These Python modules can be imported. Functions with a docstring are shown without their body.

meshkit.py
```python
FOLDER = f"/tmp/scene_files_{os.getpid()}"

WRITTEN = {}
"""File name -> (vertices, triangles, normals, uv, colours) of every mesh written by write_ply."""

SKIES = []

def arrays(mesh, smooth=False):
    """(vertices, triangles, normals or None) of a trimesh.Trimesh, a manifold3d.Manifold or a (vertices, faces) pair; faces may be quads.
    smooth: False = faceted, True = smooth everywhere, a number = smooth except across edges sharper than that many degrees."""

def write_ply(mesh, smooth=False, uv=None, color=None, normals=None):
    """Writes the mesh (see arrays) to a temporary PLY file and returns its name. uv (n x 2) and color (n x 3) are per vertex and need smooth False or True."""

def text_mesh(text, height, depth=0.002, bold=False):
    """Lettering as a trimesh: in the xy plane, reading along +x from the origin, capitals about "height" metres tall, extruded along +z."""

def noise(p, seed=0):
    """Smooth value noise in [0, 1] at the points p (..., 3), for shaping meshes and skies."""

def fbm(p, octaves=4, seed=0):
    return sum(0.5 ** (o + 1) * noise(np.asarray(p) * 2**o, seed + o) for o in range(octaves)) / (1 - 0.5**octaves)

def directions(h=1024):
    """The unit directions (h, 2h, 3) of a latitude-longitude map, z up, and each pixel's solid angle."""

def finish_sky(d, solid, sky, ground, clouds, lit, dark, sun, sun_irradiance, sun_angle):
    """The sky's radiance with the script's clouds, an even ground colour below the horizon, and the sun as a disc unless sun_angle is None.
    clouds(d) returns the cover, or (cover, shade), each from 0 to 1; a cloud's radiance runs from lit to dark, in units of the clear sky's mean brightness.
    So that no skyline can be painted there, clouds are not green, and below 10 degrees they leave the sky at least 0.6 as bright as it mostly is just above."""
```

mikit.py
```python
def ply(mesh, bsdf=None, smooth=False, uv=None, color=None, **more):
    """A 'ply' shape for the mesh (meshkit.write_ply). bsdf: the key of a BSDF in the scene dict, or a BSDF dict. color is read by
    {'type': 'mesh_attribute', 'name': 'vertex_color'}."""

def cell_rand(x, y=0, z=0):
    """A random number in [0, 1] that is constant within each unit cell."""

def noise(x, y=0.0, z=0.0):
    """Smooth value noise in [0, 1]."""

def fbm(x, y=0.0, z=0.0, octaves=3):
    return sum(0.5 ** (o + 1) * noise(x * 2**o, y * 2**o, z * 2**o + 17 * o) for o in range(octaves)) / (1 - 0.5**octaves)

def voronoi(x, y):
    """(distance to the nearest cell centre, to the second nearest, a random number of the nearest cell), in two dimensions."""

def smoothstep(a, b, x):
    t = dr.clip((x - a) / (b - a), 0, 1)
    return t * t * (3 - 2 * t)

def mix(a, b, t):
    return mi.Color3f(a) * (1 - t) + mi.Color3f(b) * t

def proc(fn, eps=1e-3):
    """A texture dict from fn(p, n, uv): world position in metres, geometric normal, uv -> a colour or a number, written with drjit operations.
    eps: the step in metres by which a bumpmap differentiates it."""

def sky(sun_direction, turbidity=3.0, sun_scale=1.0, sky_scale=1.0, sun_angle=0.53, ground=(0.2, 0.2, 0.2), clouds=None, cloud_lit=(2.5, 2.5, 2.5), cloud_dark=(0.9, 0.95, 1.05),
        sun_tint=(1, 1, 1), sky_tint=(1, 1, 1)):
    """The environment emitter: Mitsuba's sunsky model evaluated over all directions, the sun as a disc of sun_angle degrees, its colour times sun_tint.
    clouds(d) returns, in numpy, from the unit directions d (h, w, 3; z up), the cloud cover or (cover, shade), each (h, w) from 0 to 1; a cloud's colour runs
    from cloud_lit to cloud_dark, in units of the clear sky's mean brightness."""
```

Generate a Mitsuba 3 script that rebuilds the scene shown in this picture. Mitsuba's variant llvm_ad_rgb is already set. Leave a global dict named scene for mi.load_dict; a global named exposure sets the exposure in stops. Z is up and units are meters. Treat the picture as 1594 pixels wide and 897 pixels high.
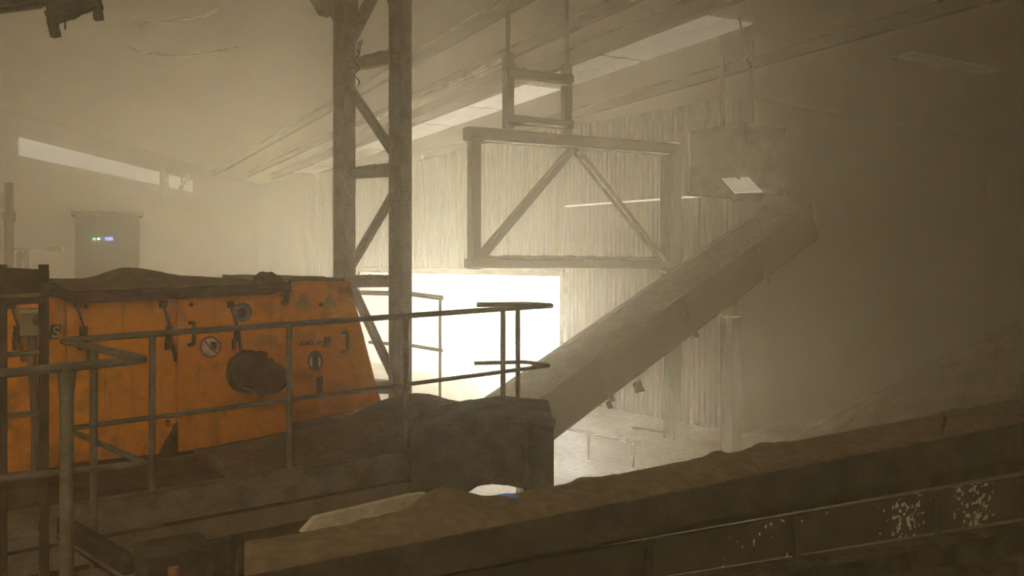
import math, random
import numpy as np
import trimesh
import drjit as dr
import mitsuba as mi
import mikit, meshkit
from mikit import proc, noise, fbm, mix, smoothstep

T = mi.ScalarTransform4f
random.seed(7)
rng = np.random.default_rng(7)
scene, labels = {}, {}

# ------------------------------------------------------------------ camera, sky, sun, daylight, haze, exposure
W_PX, H_PX, F_PX = 1594, 897, 1326.0        # the frame and the focal length in pixels
EYE, HORIZON = 4.08, 405.0                  # eye height above the hall floor, image row of the horizon
scene['camera'] = {'type': 'perspective', 'fov': 2 * math.degrees(math.atan(W_PX / 2 / F_PX)), 'fov_axis': 'x',
                   'principal_point_offset_y': (H_PX / 2 - HORIZON) / H_PX,
                   'to_world': T().look_at(origin=[0, 0, EYE], target=[0, 10, EYE], up=[0, 0, 1]),
                   'near_clip': 0.05, 'far_clip': 300.0, 'medium': {'type': 'ref', 'id': 'haze_medium'}}
SUN_EL, SUN_DX = math.radians(15.0), 0.02    # low sun shining in through the open bays of the gateway towards the camera
scene['sky'] = mikit.sky([-SUN_DX * math.cos(SUN_EL), math.cos(SUN_EL), math.sin(SUN_EL)], turbidity=5.0, sun_scale=1900.0, sky_scale=140.0,
                         sun_angle=1.6, ground=(0.35, 0.32, 0.28), sun_tint=(1.0, 1.1, 1.4), sky_tint=(1.2, 1.0, 0.8))
scene['sky']['sampling_weight'] = 14.0
GATELIGHT = (7.3, 7.1, 6.8)               # radiance of the glowing panels added in the gateway for daylight
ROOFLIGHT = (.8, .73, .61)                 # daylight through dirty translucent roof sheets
SIDELIGHT = (2.7, 2.6, 2.3)
GALLERYLIGHT = (3.7, 3.0, 1.9)            # unseen rooflights over the gallery, raised to light the machine front
exposure = 1.22
DUST_ALBEDO = {'type': 'rgb', 'value': [0.992, 0.957, 0.855]}
scene['haze_medium'] = {'type': 'homogeneous', 'sigma_t': 0.068, 'albedo': DUST_ALBEDO, 'phase': {'type': 'hg', 'g': 0.80}}        # the dust in the hall at large
scene['haze_thick_medium'] = {'type': 'homogeneous', 'sigma_t': 0.36, 'albedo': DUST_ALBEDO, 'phase': {'type': 'hg', 'g': 0.80}}  # the thick cloud where the material falls

# ------------------------------------------------------------------ geometry helpers
TH = math.radians(52.1)
B = np.array([math.sin(TH), math.cos(TH), 0.0])      # along the machine and its railing, away to the right
A = np.array([-math.cos(TH), math.sin(TH), 0.0])     # along the far wall, away to the left
UP = np.array([0, 0, 1.0])


def W(px, py, y):
    """The point seen at a pixel of the photograph, y metres away."""
    return np.array([(px - W_PX / 2) / F_PX * y, y, EYE + (HORIZON - py) / F_PX * y])


class Plane:
    """A vertical plane through p0 along d; at(px, py) is the point of it seen at a pixel."""

    def __init__(self, p0, d):
        self.p0, self.d = np.array(p0[:2], float), np.array(d[:2], float) / np.hypot(d[0], d[1])
        self.n = np.array([-self.d[1], self.d[0], 0.0])          # points away from the camera for d = B

    def at(self, px, py):
        k = (px - W_PX / 2) / F_PX
        s = (k * self.p0[1] - self.p0[0]) / (self.d[0] - k * self.d[1])
        return W(px, py, self.p0[1] + s * self.d[1])

    def pos(self, s, z):
        q = self.p0 + s * self.d
        return np.array([q[0], q[1], z])

    def shifted(self, off):
        return Plane(self.p0 + off * self.n[:2], self.d)


def unit(v):
    v = np.asarray(v, float)
    return v / (np.linalg.norm(v) + 1e-12)


def cat(*ms):
    return trimesh.util.concatenate([m for m in ms])


def hexa(c):
    """Box from 8 corners: 4 of one side, then the 4 across from them."""
    c = np.asarray(c, float)
    f = np.array([[0, 1, 2], [0, 2, 3], [4, 6, 5], [4, 7, 6], [0, 4, 5], [0, 5, 1], [1, 5, 6], [1, 6, 2], [2, 6, 7], [2, 7, 3], [3, 7, 4], [3, 4, 0]])
    m = trimesh.Trimesh(c, f, process=False)
    if m.volume < 0:
        m.invert()
    return m


def box(c, size, x=(1, 0, 0), y=None):
    x = unit(x)
    y = unit(y) if y is not None else unit(np.cross(UP, x))
    z = np.cross(x, y)
    h = np.asarray(size) / 2
    cs = [np.asarray(c) + sx * h[0] * x + sy * h[1] * y + sz * h[2] * z for sz in (-1, 1) for sx, sy in ((-1, -1), (1, -1), (1, 1), (-1, 1))]
    return hexa(cs)


def profile_bar(p0, p1, poly, ref=UP):
    """A closed 2-D outline (sideways, up) swept straight from p0 to p1."""
    p0, p1 = np.asarray(p0, float), np.asarray(p1, float)
    t = unit(p1 - p0)
    u = np.cross(ref, t)
    if np.linalg.norm(u) < 1e-3:
        u = np.cross([1, 0, 0], t)
    u = unit(u)
    w = np.cross(t, u)
    from shapely.geometry import Polygon
    v2, f2 = trimesh.creation.triangulate_polygon(Polygon(poly), engine='earcut')
    n, k = len(poly), len(v2)
    ring = lambda p, q: np.array([p + a * u + b * w for a, b in q])
    v = np.vstack([ring(p0, v2), ring(p1, v2), ring(p0, poly), ring(p1, poly)])
    f = [x[::-1] for x in f2.tolist()] + [[a + k for a in x] for x in f2.tolist()]
    o = 2 * k
    for i in range(n):
        j = (i + 1) % n
        f += [[o + i, o + j, o + n + j], [o + i, o + n + j, o + n + i]]
    m = trimesh.Trimesh(v, np.array(f), process=True, merge_norm=True)
    if m.volume < 0:
        m.invert()
    return m


def bar(p0, p1, w, h, ref=UP):
    """Box section with slightly chamfered edges."""
    c = min(w, h) * 0.12
    a, b = w / 2, h / 2
    return profile_bar(p0, p1, [(-a + c, -b), (a - c, -b), (a, -b + c), (a, b - c), (a - c, b), (-a + c, b), (-a, b - c), (-a, -b + c)], ref)


def ibeam(p0, p1, w, h, t=0.012, ref=UP):
    a, b, s = w / 2, h / 2, t / 2
    return profile_bar(p0, p1, [(-a, -b), (a, -b), (a, -b + t), (s, -b + t), (s, b - t), (a, b - t), (a, b), (-a, b), (-a, b - t), (-s, b - t), (-s, -b + t), (-a, -b + t)], ref)


def channel(p0, p1, w, h, t=0.012, ref=UP, flip=1):
    a, b = w / 2 * flip, h / 2
    t2 = t * flip
    return profile_bar(p0, p1, [(-a, -b), (a, -b), (a, -b + t), (-a + t2, -b + t), (-a + t2, b - t), (a, b - t), (a, b), (-a, b)], ref)


def tube(pts, r, sides=12, cap=True):
    p = np.asarray(pts, float)
    n = len(p)
    t = np.gradient(p, axis=0)
    t /= np.linalg.norm(t, axis=1, keepdims=True) + 1e-12
    a = np.cross(t[0], UP if abs(t[0][2]) < 0.9 else [1, 0, 0])
    a = unit(a)
    rings, ang = [], np.arange(sides) * 2 * np.pi / sides
    rr = np.broadcast_to(r, (n,))
    for i in range(n):
        a = unit(a - t[i] * np.dot(a, t[i]))
        b = np.cross(t[i], a)
        rings.append(p[i] + rr[i] * (np.cos(ang)[:, None] * a + np.sin(ang)[:, None] * b))
    v = np.vstack(rings + [p[:1], p[-1:]])
    f = []
    for i in range(n - 1):
        for j in range(sides):
            k = (j + 1) % sides
            f += [[i * sides + j, i * sides + k, (i + 1) * sides + k], [i * sides + j, (i + 1) * sides + k, (i + 1) * sides + j]]
    if cap:
        for j in range(sides):
            k = (j + 1) % sides
            f += [[n * sides, k, j], [n * sides + 1, (n - 1) * sides + j, (n - 1) * sides + k]]
    return trimesh.Trimesh(v, np.array(f), process=False)


def bend(pts, r=0.06, k=6):
    """A polyline with its corners rounded."""
    p = [np.asarray(q, float) for q in pts]
    out = [p[0]]
    for i in range(1, len(p) - 1):
        a, b = p[i - 1] - p[i], p[i + 1] - p[i]
        ra = min(r, np.linalg.norm(a) * .45, np.linalg.norm(b) * .45)
        q0, q1 = p[i] + unit(a) * ra, p[i] + unit(b) * ra
        for j in range(k + 1):
            s = j / k
            out.append((1 - s) ** 2 * q0 + 2 * s * (1 - s) * p[i] + s * s * q1)
    out.append(p[-1])
    return np.array(out)


def plate(pts, thick, n):
    """A flat outline of 3-D points given a thickness along n (towards n)."""
    from shapely.geometry import Polygon
    p = np.asarray(pts, float)
    n = unit(n)
    u = unit(p[1] - p[0])
    u = unit(u - n * np.dot(u, n))
    w = np.cross(n, u)
    q = np.stack([(p - p[0]) @ u, (p - p[0]) @ w], 1)
    m = trimesh.creation.extrude_polygon(Polygon(q), thick, engine='earcut')
    v = m.vertices
    return trimesh.Trimesh(p[0] + v[:, :1] * u + v[:, 1:2] * w + v[:, 2:] * n, m.faces, process=False)


def disc(c, n, r0, thick, sides=28, ry=None):
    n = unit(n)
    u = unit(np.cross(UP, n))
    w = np.cross(n, u)
    ang = np.arange(sides) * 2 * np.pi / sides
    return plate([np.asarray(c) + r0 * math.cos(a) * u + (ry or r0) * math.sin(a) * w for a in ang], thick, n)


def ring(c, n, r0, r1, thick, sides=28, ry=1.0):
    n = unit(n)
    u = unit(np.cross(UP, n))
    w = np.cross(n, u)
    v, f = [], []
    for i in range(sides):
        a = 2 * math.pi * i / sides
        d = math.cos(a) * u + ry * math.sin(a) * w
        v += [np.asarray(c) + r0 * d, np.asarray(c) + r1 * d, np.asarray(c) + r1 * d + thick * n, np.asarray(c) + r0 * d + thick * n]
    for i in range(sides):
        j = (i + 1) % sides
        for k in range(4):
            l = (k + 1) % 4
            f += [[4 * i + k, 4 * i + l, 4 * j + l], [4 * i + k, 4 * j + l, 4 * j + k]]
    m = trimesh.Trimesh(np.array(v), np.array(f), process=False)
    if m.volume < 0:
        m.invert()
    return m


def heightfield(u0, u1, v0, v1, fn, nu, nv):
    """A solid sheet: the bilinear patch of the four corners, raised by fn(u, v)."""
    us, vs = np.linspace(0, 1, nu), np.linspace(0, 1, nv)
    g = np.array([[(1 - v) * ((1 - u) * u0 + u * u1) + v * ((1 - u) * v0 + u * v1) for v in vs] for u in us])
    top = g.copy()
    uu, vv = np.meshgrid(us, vs, indexing='ij')
    top[..., 2] += fn(uu, vv, g)
    bot = g.copy()
    bot[..., 2] -= 0.012
    n = nu * nv
    idx = lambda i, j: i * nv + j
    f = []
    for i in range(nu - 1):
        for j in range(nv - 1):
            a, b, c, d = idx(i, j), idx(i + 1, j), idx(i + 1, j + 1), idx(i, j + 1)
            f += [[a, b, c], [a, c, d], [n + a, n + c, n + b], [n + a, n + d, n + c]]
    edge = [(idx(i, 0), idx(i + 1, 0)) for i in range(nu - 1)] + [(idx(nu - 1, j), idx(nu - 1, j + 1)) for j in range(nv - 1)] + \
           [(idx(i + 1, nv - 1), idx(i, nv - 1)) for i in range(nu - 1)] + [(idx(0, j + 1), idx(0, j)) for j in range(nv - 1)]
    for a, b in edge:
        f += [[b, a, n + a], [b, n + a, n + b]]
    m = trimesh.Trimesh(np.vstack([top.reshape(-1, 3), bot.reshape(-1, 3)]), np.array(f), process=False)
    if m.volume < 0:
        m.invert()
    return m


def lumpy(m, amp, scale, edge=0.05, seed=0):
    """Subdivides a mesh and pushes its points about, for caked dust."""
    v, f = trimesh.remesh.subdivide_to_size(np.array(m.vertices), np.array(m.faces), edge, max_iter=12)
    m = trimesh.Trimesh(v, f, process=True)
    n = m.vertex_normals
    d = (meshkit.fbm(m.vertices / scale, 3, seed) - .42) * 2 * amp
    return trimesh.Trimesh(m.vertices + n * d[:, None], m.faces, process=False)


def number(key):
    if key not in scene and key not in taken:
        taken.add(key)
        return key
    i = 1
    while f'{key}_{i:03d}' in scene or f'{key}_{i:03d}' in taken:
        i += 1
    taken.add(f'{key}_{i:03d}')
    return f'{key}_{i:03d}'


taken = set()


def thing(name, label, category, group=None):
    k = number(name)
    labels[k] = {'label': label, 'category': category}
    if group:
        labels[k]['group'] = group
    return k


def part(parent, name, mesh, bsdf, label=None, smooth=False, kind=None, **more):
    k = number(f'{parent}__{name}')
    scene[k] = mikit.ply(mesh, bsdf, smooth=smooth, **more)
    if label or kind:
        labels[k] = {**({'label': label} if label else {}), **({'kind': kind} if kind else {})}
    return k


def whole(name, mesh, bsdf, label, category, smooth=False, group=None, kind=None, **more):
    k = thing(name, label, category, group)
    scene[k] = mikit.ply(mesh, bsdf, smooth=smooth, **more)
    if kind:
        labels[k]['kind'] = kind
    return k


def struct(name, mesh, bsdf, label, category, smooth=False, **more):
    return whole(name, mesh, bsdf, label, category, smooth, None, 'structure', **more)


# ------------------------------------------------------------------ materials
def material(name, fn_or_rgb, rough=0.75, metallic=0.0, spec=0.3, bump=None):
    c = {'type': 'rgb', 'value': list(fn_or_rgb)} if isinstance(fn_or_rgb, (tuple, list)) else proc(fn_or_rgb)
    m = {'type': 'principled', 'base_color': c, 'roughness': rough, 'metallic': metallic, 'specular': spec}
    if bump:
        m = {'type': 'bumpmap', 'arbitrary': proc(bump[0], eps=bump[1]), 'scale': 1.0, 'bsdf': m}
    scene[name] = {'type': 'twosided', 'bsdf': m}
    return name


def dusty(clean, dust, scale=5.0, lo=.2, hi=.8):
    def fn(p, n, uv):
        k = smoothstep(lo, hi, fbm(p.x * scale, p.y * scale, p.z * scale, 4))
        g = fbm(p.x * 46, p.y * 46, p.z * 46, 2)
        return mix(clean, dust, k) * (0.8 + 0.4 * g)
    return fn


def orange_fn(p, n, uv):
    a = fbm(p.x * 2.2 + 3, p.y * 2.2, p.z * 3.1, 4)
    b = fbm(p.x * 9, p.y * 9, p.z * 5, 3)
    drip = fbm(p.x * 24 + p.y * 9, p.y * 24, p.z * 1.6, 3)
    k = dr.clip(smoothstep(.50, .72, a) * .5 + smoothstep(.55, .75, b) * .3 + smoothstep(.62, .8, drip) * .2, 0, 1)
    return mix((.84, .305, .004), (.23, .125, .05), k) * (0.88 + 0.24 * fbm(p.x * 40, p.y * 40, p.z * 40, 2))


def flake_fn(p, n, uv):
    along = p.x * float(B[0]) + p.y * float(B[1])          # old paint clings in a few places along the panel
    c = lambda a, w: dr.exp(-dr.square((along - a) / w))
    big = dr.clip(.85 * c(4.6, .26) + .95 * c(5.45, .28) + .4 * c(3.4, .45), 0, 1)
    fine = fbm(p.x * 30 + 5, p.y * 30, p.z * 34, 3)
    k = smoothstep(.70, .74, fine + .32 * big - .12) * smoothstep(.05, .3, big)
    base = mix((.035, .030, .023), (.075, .058, .04), fbm(p.x * 8, p.y * 8, p.z * 8, 3))
    return mix(base, (.40, .38, .31), k)


def heap_fn(p, n, uv):
    g = fbm(p.x * 30, p.y * 30, p.z * 30, 3)
    return mix((.082, .062, .040), (.15, .115, .076), g) * (.75 + .5 * fbm(p.x * 3, p.y * 3, p.z * 3, 3))


def floor_fn(p, n, uv):
    return mix((.44, .39, .31), (.60, .55, .46), fbm(p.x * .9, p.y * .9, 3, 4)) * (.85 + .3 * fbm(p.x * 14, p.y * 14, 0, 2))


grain = lambda p, n, uv: .006 * fbm(p.x * 38, p.y * 38, p.z * 38, 3)
material('steel_dusty', dusty((.105, .09, .07), (.15, .12, .085)), .8)
material('steel_dark', dusty((.026, .021, .016), (.05, .039, .027)), .85, spec=.2)
material('steel_galvanised', dusty((.12, .115, .10), (.085, .073, .053), 7), .5, spec=.5)
material('steel_pale', dusty((.42, .40, .34), (.25, .21, .16), 4), .5, spec=.5)
material('orange_paint', orange_fn, .5, spec=.4)
material('dust', heap_fn, .95, spec=.05, bump=(grain, 2e-3))
material('rubber_dusty', dusty((.018, .014, .011), (.045, .034, .024), 9), .9, spec=.15)
material('motor_paint', dusty((.012, .010, .009), (.028, .021, .016), 8), .8, spec=.15)
material('cladding', (.26, .228, .175), .6)
material('steel_far', (.125, .105, .078), .8)
material('roof_sheet', (.23, .195, .145), .8)
material('concrete', floor_fn, .9, spec=.15)
material('cabinet_paint', (.26, .24, .19), .6)
material('paint_flaking', flake_fn, .8)
material('black_print', (.02, .018, .016), .6)
material('yellow_print', dusty((.42, .27, .04), (.25, .17, .07), 14), .6)
material('blue_print', dusty((.05, .10, .22), (.13, .12, .11), 18), .6)
material('white_print', dusty((.75, .70, .66), (.45, .40, .35), 16), .6)
material('red_print', dusty((.45, .04, .05), (.30, .10, .08), 16), .6)
material('blue_plastic', (.03, .17, .62), .35)
material('steel_lit', (.85, .82, .75), .35, spec=.6)  # very pale, stands in for light catching steel edges
material('cable_black', (.03, .027, .024), .7)
material('rust', dusty((.26, .09, .045), (.16, .08, .045), 15), .9)
material('lamp_glass', (.5, .5, .45), .3)

# ------------------------------------------------------------------ the hall
wallA = Plane((3.29, 22.6), A)               # the far wall, running away to the left
ROOF = 7.95
XL, XR, YB = -12.95, 34.0, -9.0
tl = (3.29 - XL) / -A[0]
tr = -3.3                                    # where the wall ends and the hall opens into a dark bay on the right
far_l = wallA.pos(tl, 0)
bay0 = wallA.pos(tr, 0)
bay1 = bay0 + B * 13.0
bay2 = bay1 - A * ((XR - bay1[0]) / -A[0])
DOOR0, DOOR1, DOOR_H = 2.83, 15.5, 3.62
foot = np.array([[XL, YB], [XR, YB], bay2[:2], bay1[:2], bay0[:2], far_l[:2]])


def grown(d):
    from shapely.geometry import Polygon
    return np.array(Polygon(foot).buffer(d, join_style='mitre').exterior.coords)[:-1]


def slab(poly, z0, z1):
    from shapely.geometry import Polygon
    m = trimesh.creation.extrude_polygon(Polygon(poly), z1 - z0, engine='earcut')
    m.apply_translation([0, 0, z0])
    return m


struct('floor', slab(grown(.15), -.2, 0), 'concrete', 'dusty pale concrete floor of the hall, brightest in front of the gateway', 'floor')
yard = np.array([wallA.pos(tr + .5, 0) + B * .35, wallA.pos(60, 0) + B * .35, wallA.pos(60, 0) + B * 60, wallA.pos(tr + .5, 0) + B * 60])[:, :2]
struct('ground', slab(yard, -.25, -.02), 'concrete', 'sunlit yard outside the gateway', 'ground')
struct('ceiling', slab(grown(.15), ROOF, ROOF + .12), 'roof_sheet', 'brown dusty roof sheeting high above the machines', 'ceiling')
labels['wall_right'] = {'label': 'pale ribbed sheet metal wall behind the steel frame, with the glaring gateway in it', 'category': 'wall', 'kind': 'structure'}
taken.add('wall_right')


def corrugated(t0, t1, z0, z1):
    pitch, d = (t1 - t0) / 6, .04
    prof = []
    for i in range(6):
        t = t0 + i * pitch
        prof += [(t, 0), (t + pitch * .45, 0), (t + pitch * .55, d), (t + pitch * .9, d)]
    prof += [(t1, 0)]
    prof = [(t, o) for t, o in prof]
    poly = prof + [(t, o + .012) for t, o in reversed(prof)]
    p = [wallA.pos(t, z0) + B * o for t, o in poly]
    v = np.vstack([p, np.array(p) + [0, 0, z1 - z0]])
    n, h = len(poly), len(prof)
    f = []
    for i in range(n):
        j = (i + 1) % n
        f += [[i, j, n + j], [i, n + j, n + i]]
    for i in range(h - 1):
        a, b, c, e = i, i + 1, n - 2 - i, n - 1 - i
        f += [[a, c, b], [a, e, c], [n + a, n + b, n + c], [n + a, n + c, n + e]]
    m = trimesh.Trimesh(v, np.array(f), process=False)
    if m.volume < 0:
        m.invert()
    return m


def run(t0, t1, z0, z1):
    n = max(1, round(abs(t1 - t0)))
    for i in range(n):
        part('wall_right', 'panel', corrugated(t0 + (t1 - t0) * i / n, t0 + (t1 - t0) * (i + 1) / n, z0, z1), 'cladding')


run(tr, DOOR0, 0, ROOF)
run(DOOR0, DOOR1, DOOR_H, ROOF)
run(DOOR1, tl, 0, ROOF)
struct('door_1', cat(*[bar(wallA.pos(t, 0) - B * .06, wallA.pos(t, DOOR_H + .1) - B * .06, .16, .2, A) for t in (DOOR0, DOOR1)],
                     bar(wallA.pos(DOOR0, DOOR_H + .08) - B * .06, wallA.pos(DOOR1, DOOR_H + .08) - B * .06, .2, .2)), 'steel_dusty',
       'steel frame of the wide gateway, with added glowing panels in place of the daylight outside', 'gateway')
strips = [4.75, 5.6] + [7.0 + (DOOR1 - .05 - 7.0) * i / 7 for i in range(8)]     # edges of the added glowing panels; two bays stay open
for i, (ta, tb) in enumerate(zip(strips[:-1], strips[1:])):
    if i == 1:
        continue
    a, b = (wallA.pos(t, 0) - B * (.02 + .02 * (i % 2)) for t in (ta, tb + .02))
    quad = [a + [0, 0, .03], b + [0, 0, .03], b + [0, 0, DOOR_H], a + [0, 0, DOOR_H]]
    k = part('door_1', 'added_glow_panel', plate(quad, .01, -B), 'lamp_glass')
    scene[k]['emitter'] = {'type': 'area', 'radiance': {'type': 'rgb', 'value': list(GATELIGHT)}, 'sampling_weight': 6.0}
struct('wall_left', box([XL - .1, (YB + far_l[1]) / 2, ROOF / 2], [.2, far_l[1] - YB, ROOF]), 'roof_sheet', 'dim brown side wall under the slanting window ribbon', 'wall')
struct('wall_back', box([(XL + XR) / 2, YB - .1, ROOF / 2], [XR - XL, .2, ROOF]), 'roof_sheet', 'dim wall behind the camera', 'wall')
struct('wall_side', box([XR + .1, (YB + bay2[1]) / 2, ROOF / 2], [.2, bay2[1] - YB, ROOF]), 'roof_sheet', 'dim wall on the right beyond the frame', 'wall')
struct('wall_bay', cat(box((bay0 + bay1) / 2 - A * .1 + [0, 0, ROOF / 2] + A * .2, [13.0, .2, ROOF], B), box((bay1 + bay2) / 2 + B * .1 + [0, 0, ROOF / 2], [np.linalg.norm(bay2 - bay1), .2, ROOF], A)), 'roof_sheet',
       'dark walls of the bay on the right, lost in the dust', 'wall')

# window ribbon in the left wall and the rooflights
def lit_pane(parent, quad, n, rgb, thick=.02):
    k = part(parent, 'pane', plate(quad, thick, n), 'lamp_glass')
    scene[k]['emitter'] = {'type': 'area', 'radiance': {'type': 'rgb', 'value': list(rgb)}}
    return k


def opening(name, label):
    k = number(name)
    labels[k] = {'label': label, 'category': 'window', 'kind': 'structure'}
    return k


w1 = opening('window_1', 'long hazy ribbon of daylight high on the left wall')
xw = XL + .03
for (y0, y1, za, zb) in ((22.3, 31.2, 2.74, 3.22), (32.0, 33.2, 2.74, 3.22), (33.5, 34.4, 2.74, 3.22)):
    lit_pane(w1, [[xw, y0, EYE + za], [xw, y1, EYE + za], [xw, y1, EYE + zb], [xw, y0, EYE + zb]], [1, 0, 0], SIDELIGHT)
part(w1, 'mullion', bar([xw + .05, 31.6, EYE + 2.5], [xw + .05, 31.6, EYE + 3.4], .12, .5, A), 'steel_dusty')
part(w1, 'brace', bar([xw + .06, 32.9, EYE + 2.74], [xw + .06, 33.9, EYE + 3.3], .1, .14), 'steel_dusty')

RL = Plane(W(640, 195, 1)[:2] * (ROOF - .03 - EYE) / ((HORIZON - 195) / F_PX), [0, 1])
q0 = W(640, 194, (ROOF - .04 - EYE) * F_PX / (HORIZON - 194))
q1 = W(1010, 50, (ROOF - .04 - EYE) * F_PX / (HORIZON - 50))
RD = unit((q0 - q1) * [1, 1, 0])
RN = np.array([-RD[1], RD[0], 0])
if RN[0] < 0:
    RN = -RN


def roof_at(px, py, drop=0.0):
    return W(px, py, (ROOF - drop - EYE) * F_PX / (HORIZON - py))


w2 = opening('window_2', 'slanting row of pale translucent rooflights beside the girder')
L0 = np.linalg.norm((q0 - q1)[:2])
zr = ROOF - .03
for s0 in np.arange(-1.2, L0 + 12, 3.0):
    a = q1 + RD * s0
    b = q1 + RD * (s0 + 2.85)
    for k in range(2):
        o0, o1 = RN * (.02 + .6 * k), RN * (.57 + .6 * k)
        pane_gain = 3.2 if 4.0 < s0 < 16 else .62            # radiance set higher along the middle stretch, lower elsewhere
        lit_pane(w2, [[*(a + o0)[:2], zr], [*(a + o1)[:2], zr], [*(b + o1)[:2], zr], [*(b + o0)[:2], zr]], [0, 0, -1], [c * pane_gain for c in ROOFLIGHT])
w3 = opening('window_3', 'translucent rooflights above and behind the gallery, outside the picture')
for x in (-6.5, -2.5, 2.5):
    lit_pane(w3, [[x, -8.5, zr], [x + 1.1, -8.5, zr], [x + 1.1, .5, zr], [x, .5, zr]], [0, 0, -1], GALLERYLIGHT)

w4 = opening('window_4', 'faint rooflight in the dark upper right')
a, b = roof_at(1420, 80, .03), roof_at(1562, 109, .03)
o = unit(np.cross(UP, b - a)) * .45
lit_pane(w4, [a, a + o, b + o, b], [0, 0, -1], (.10, .095, .075))

# purlins and girders under the roof
for off, w, h in ((-.45, .16, .28), (-1.5, .12, .2), (-2.9, .14, .22), (2.9, .14, .22)):
    a, b = q1 - RD * 14 + RN * off, q1 + RD * (L0 + 16) + RN * off
    a[2] = b[2] = ROOF - h / 2 - .005
    part('ceiling', 'purlin', ibeam(a, b, w, h), 'steel_far')

# the dust cloud that fills the hall
scene['null_boundary'] = {'type': 'null'}
haze_foot = grown(.6)
k = whole('dust_haze', slab(haze_foot, -.15, ROOF + .3), 'null_boundary', 'brown airborne dust filling the whole hall', 'dust', kind='stuff')
scene[k]['interior'] = {'type': 'ref', 'id': 'haze_medium'}

from shapely.geometry import Polygon, box as rect
thick_foot = np.array(Polygon(grown(.3)).intersection(rect(-100, 7.6, 100, 13.4)).exterior.coords)[:-1]
k = whole('thick_dust_haze', slab(thick_foot, -.1, ROOF + .2), 'null_boundary', 'thicker glowing brown dust cloud around the conveyor and behind the orange machine', 'dust', kind='stuff')
scene[k]['interior'] = {'type': 'ref', 'id': 'haze_thick_medium'}
scene[k]['exterior'] = {'type': 'ref', 'id': 'haze_medium'}

# ------------------------------------------------------------------ the gallery: platform, railing, ladder
R = Plane((-2.352, 5.57), B)
M = Plane((-3.089, 6.517), B)
DECK = 2.5
OUT = -A                                       # from the machine's face towards the gallery

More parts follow.
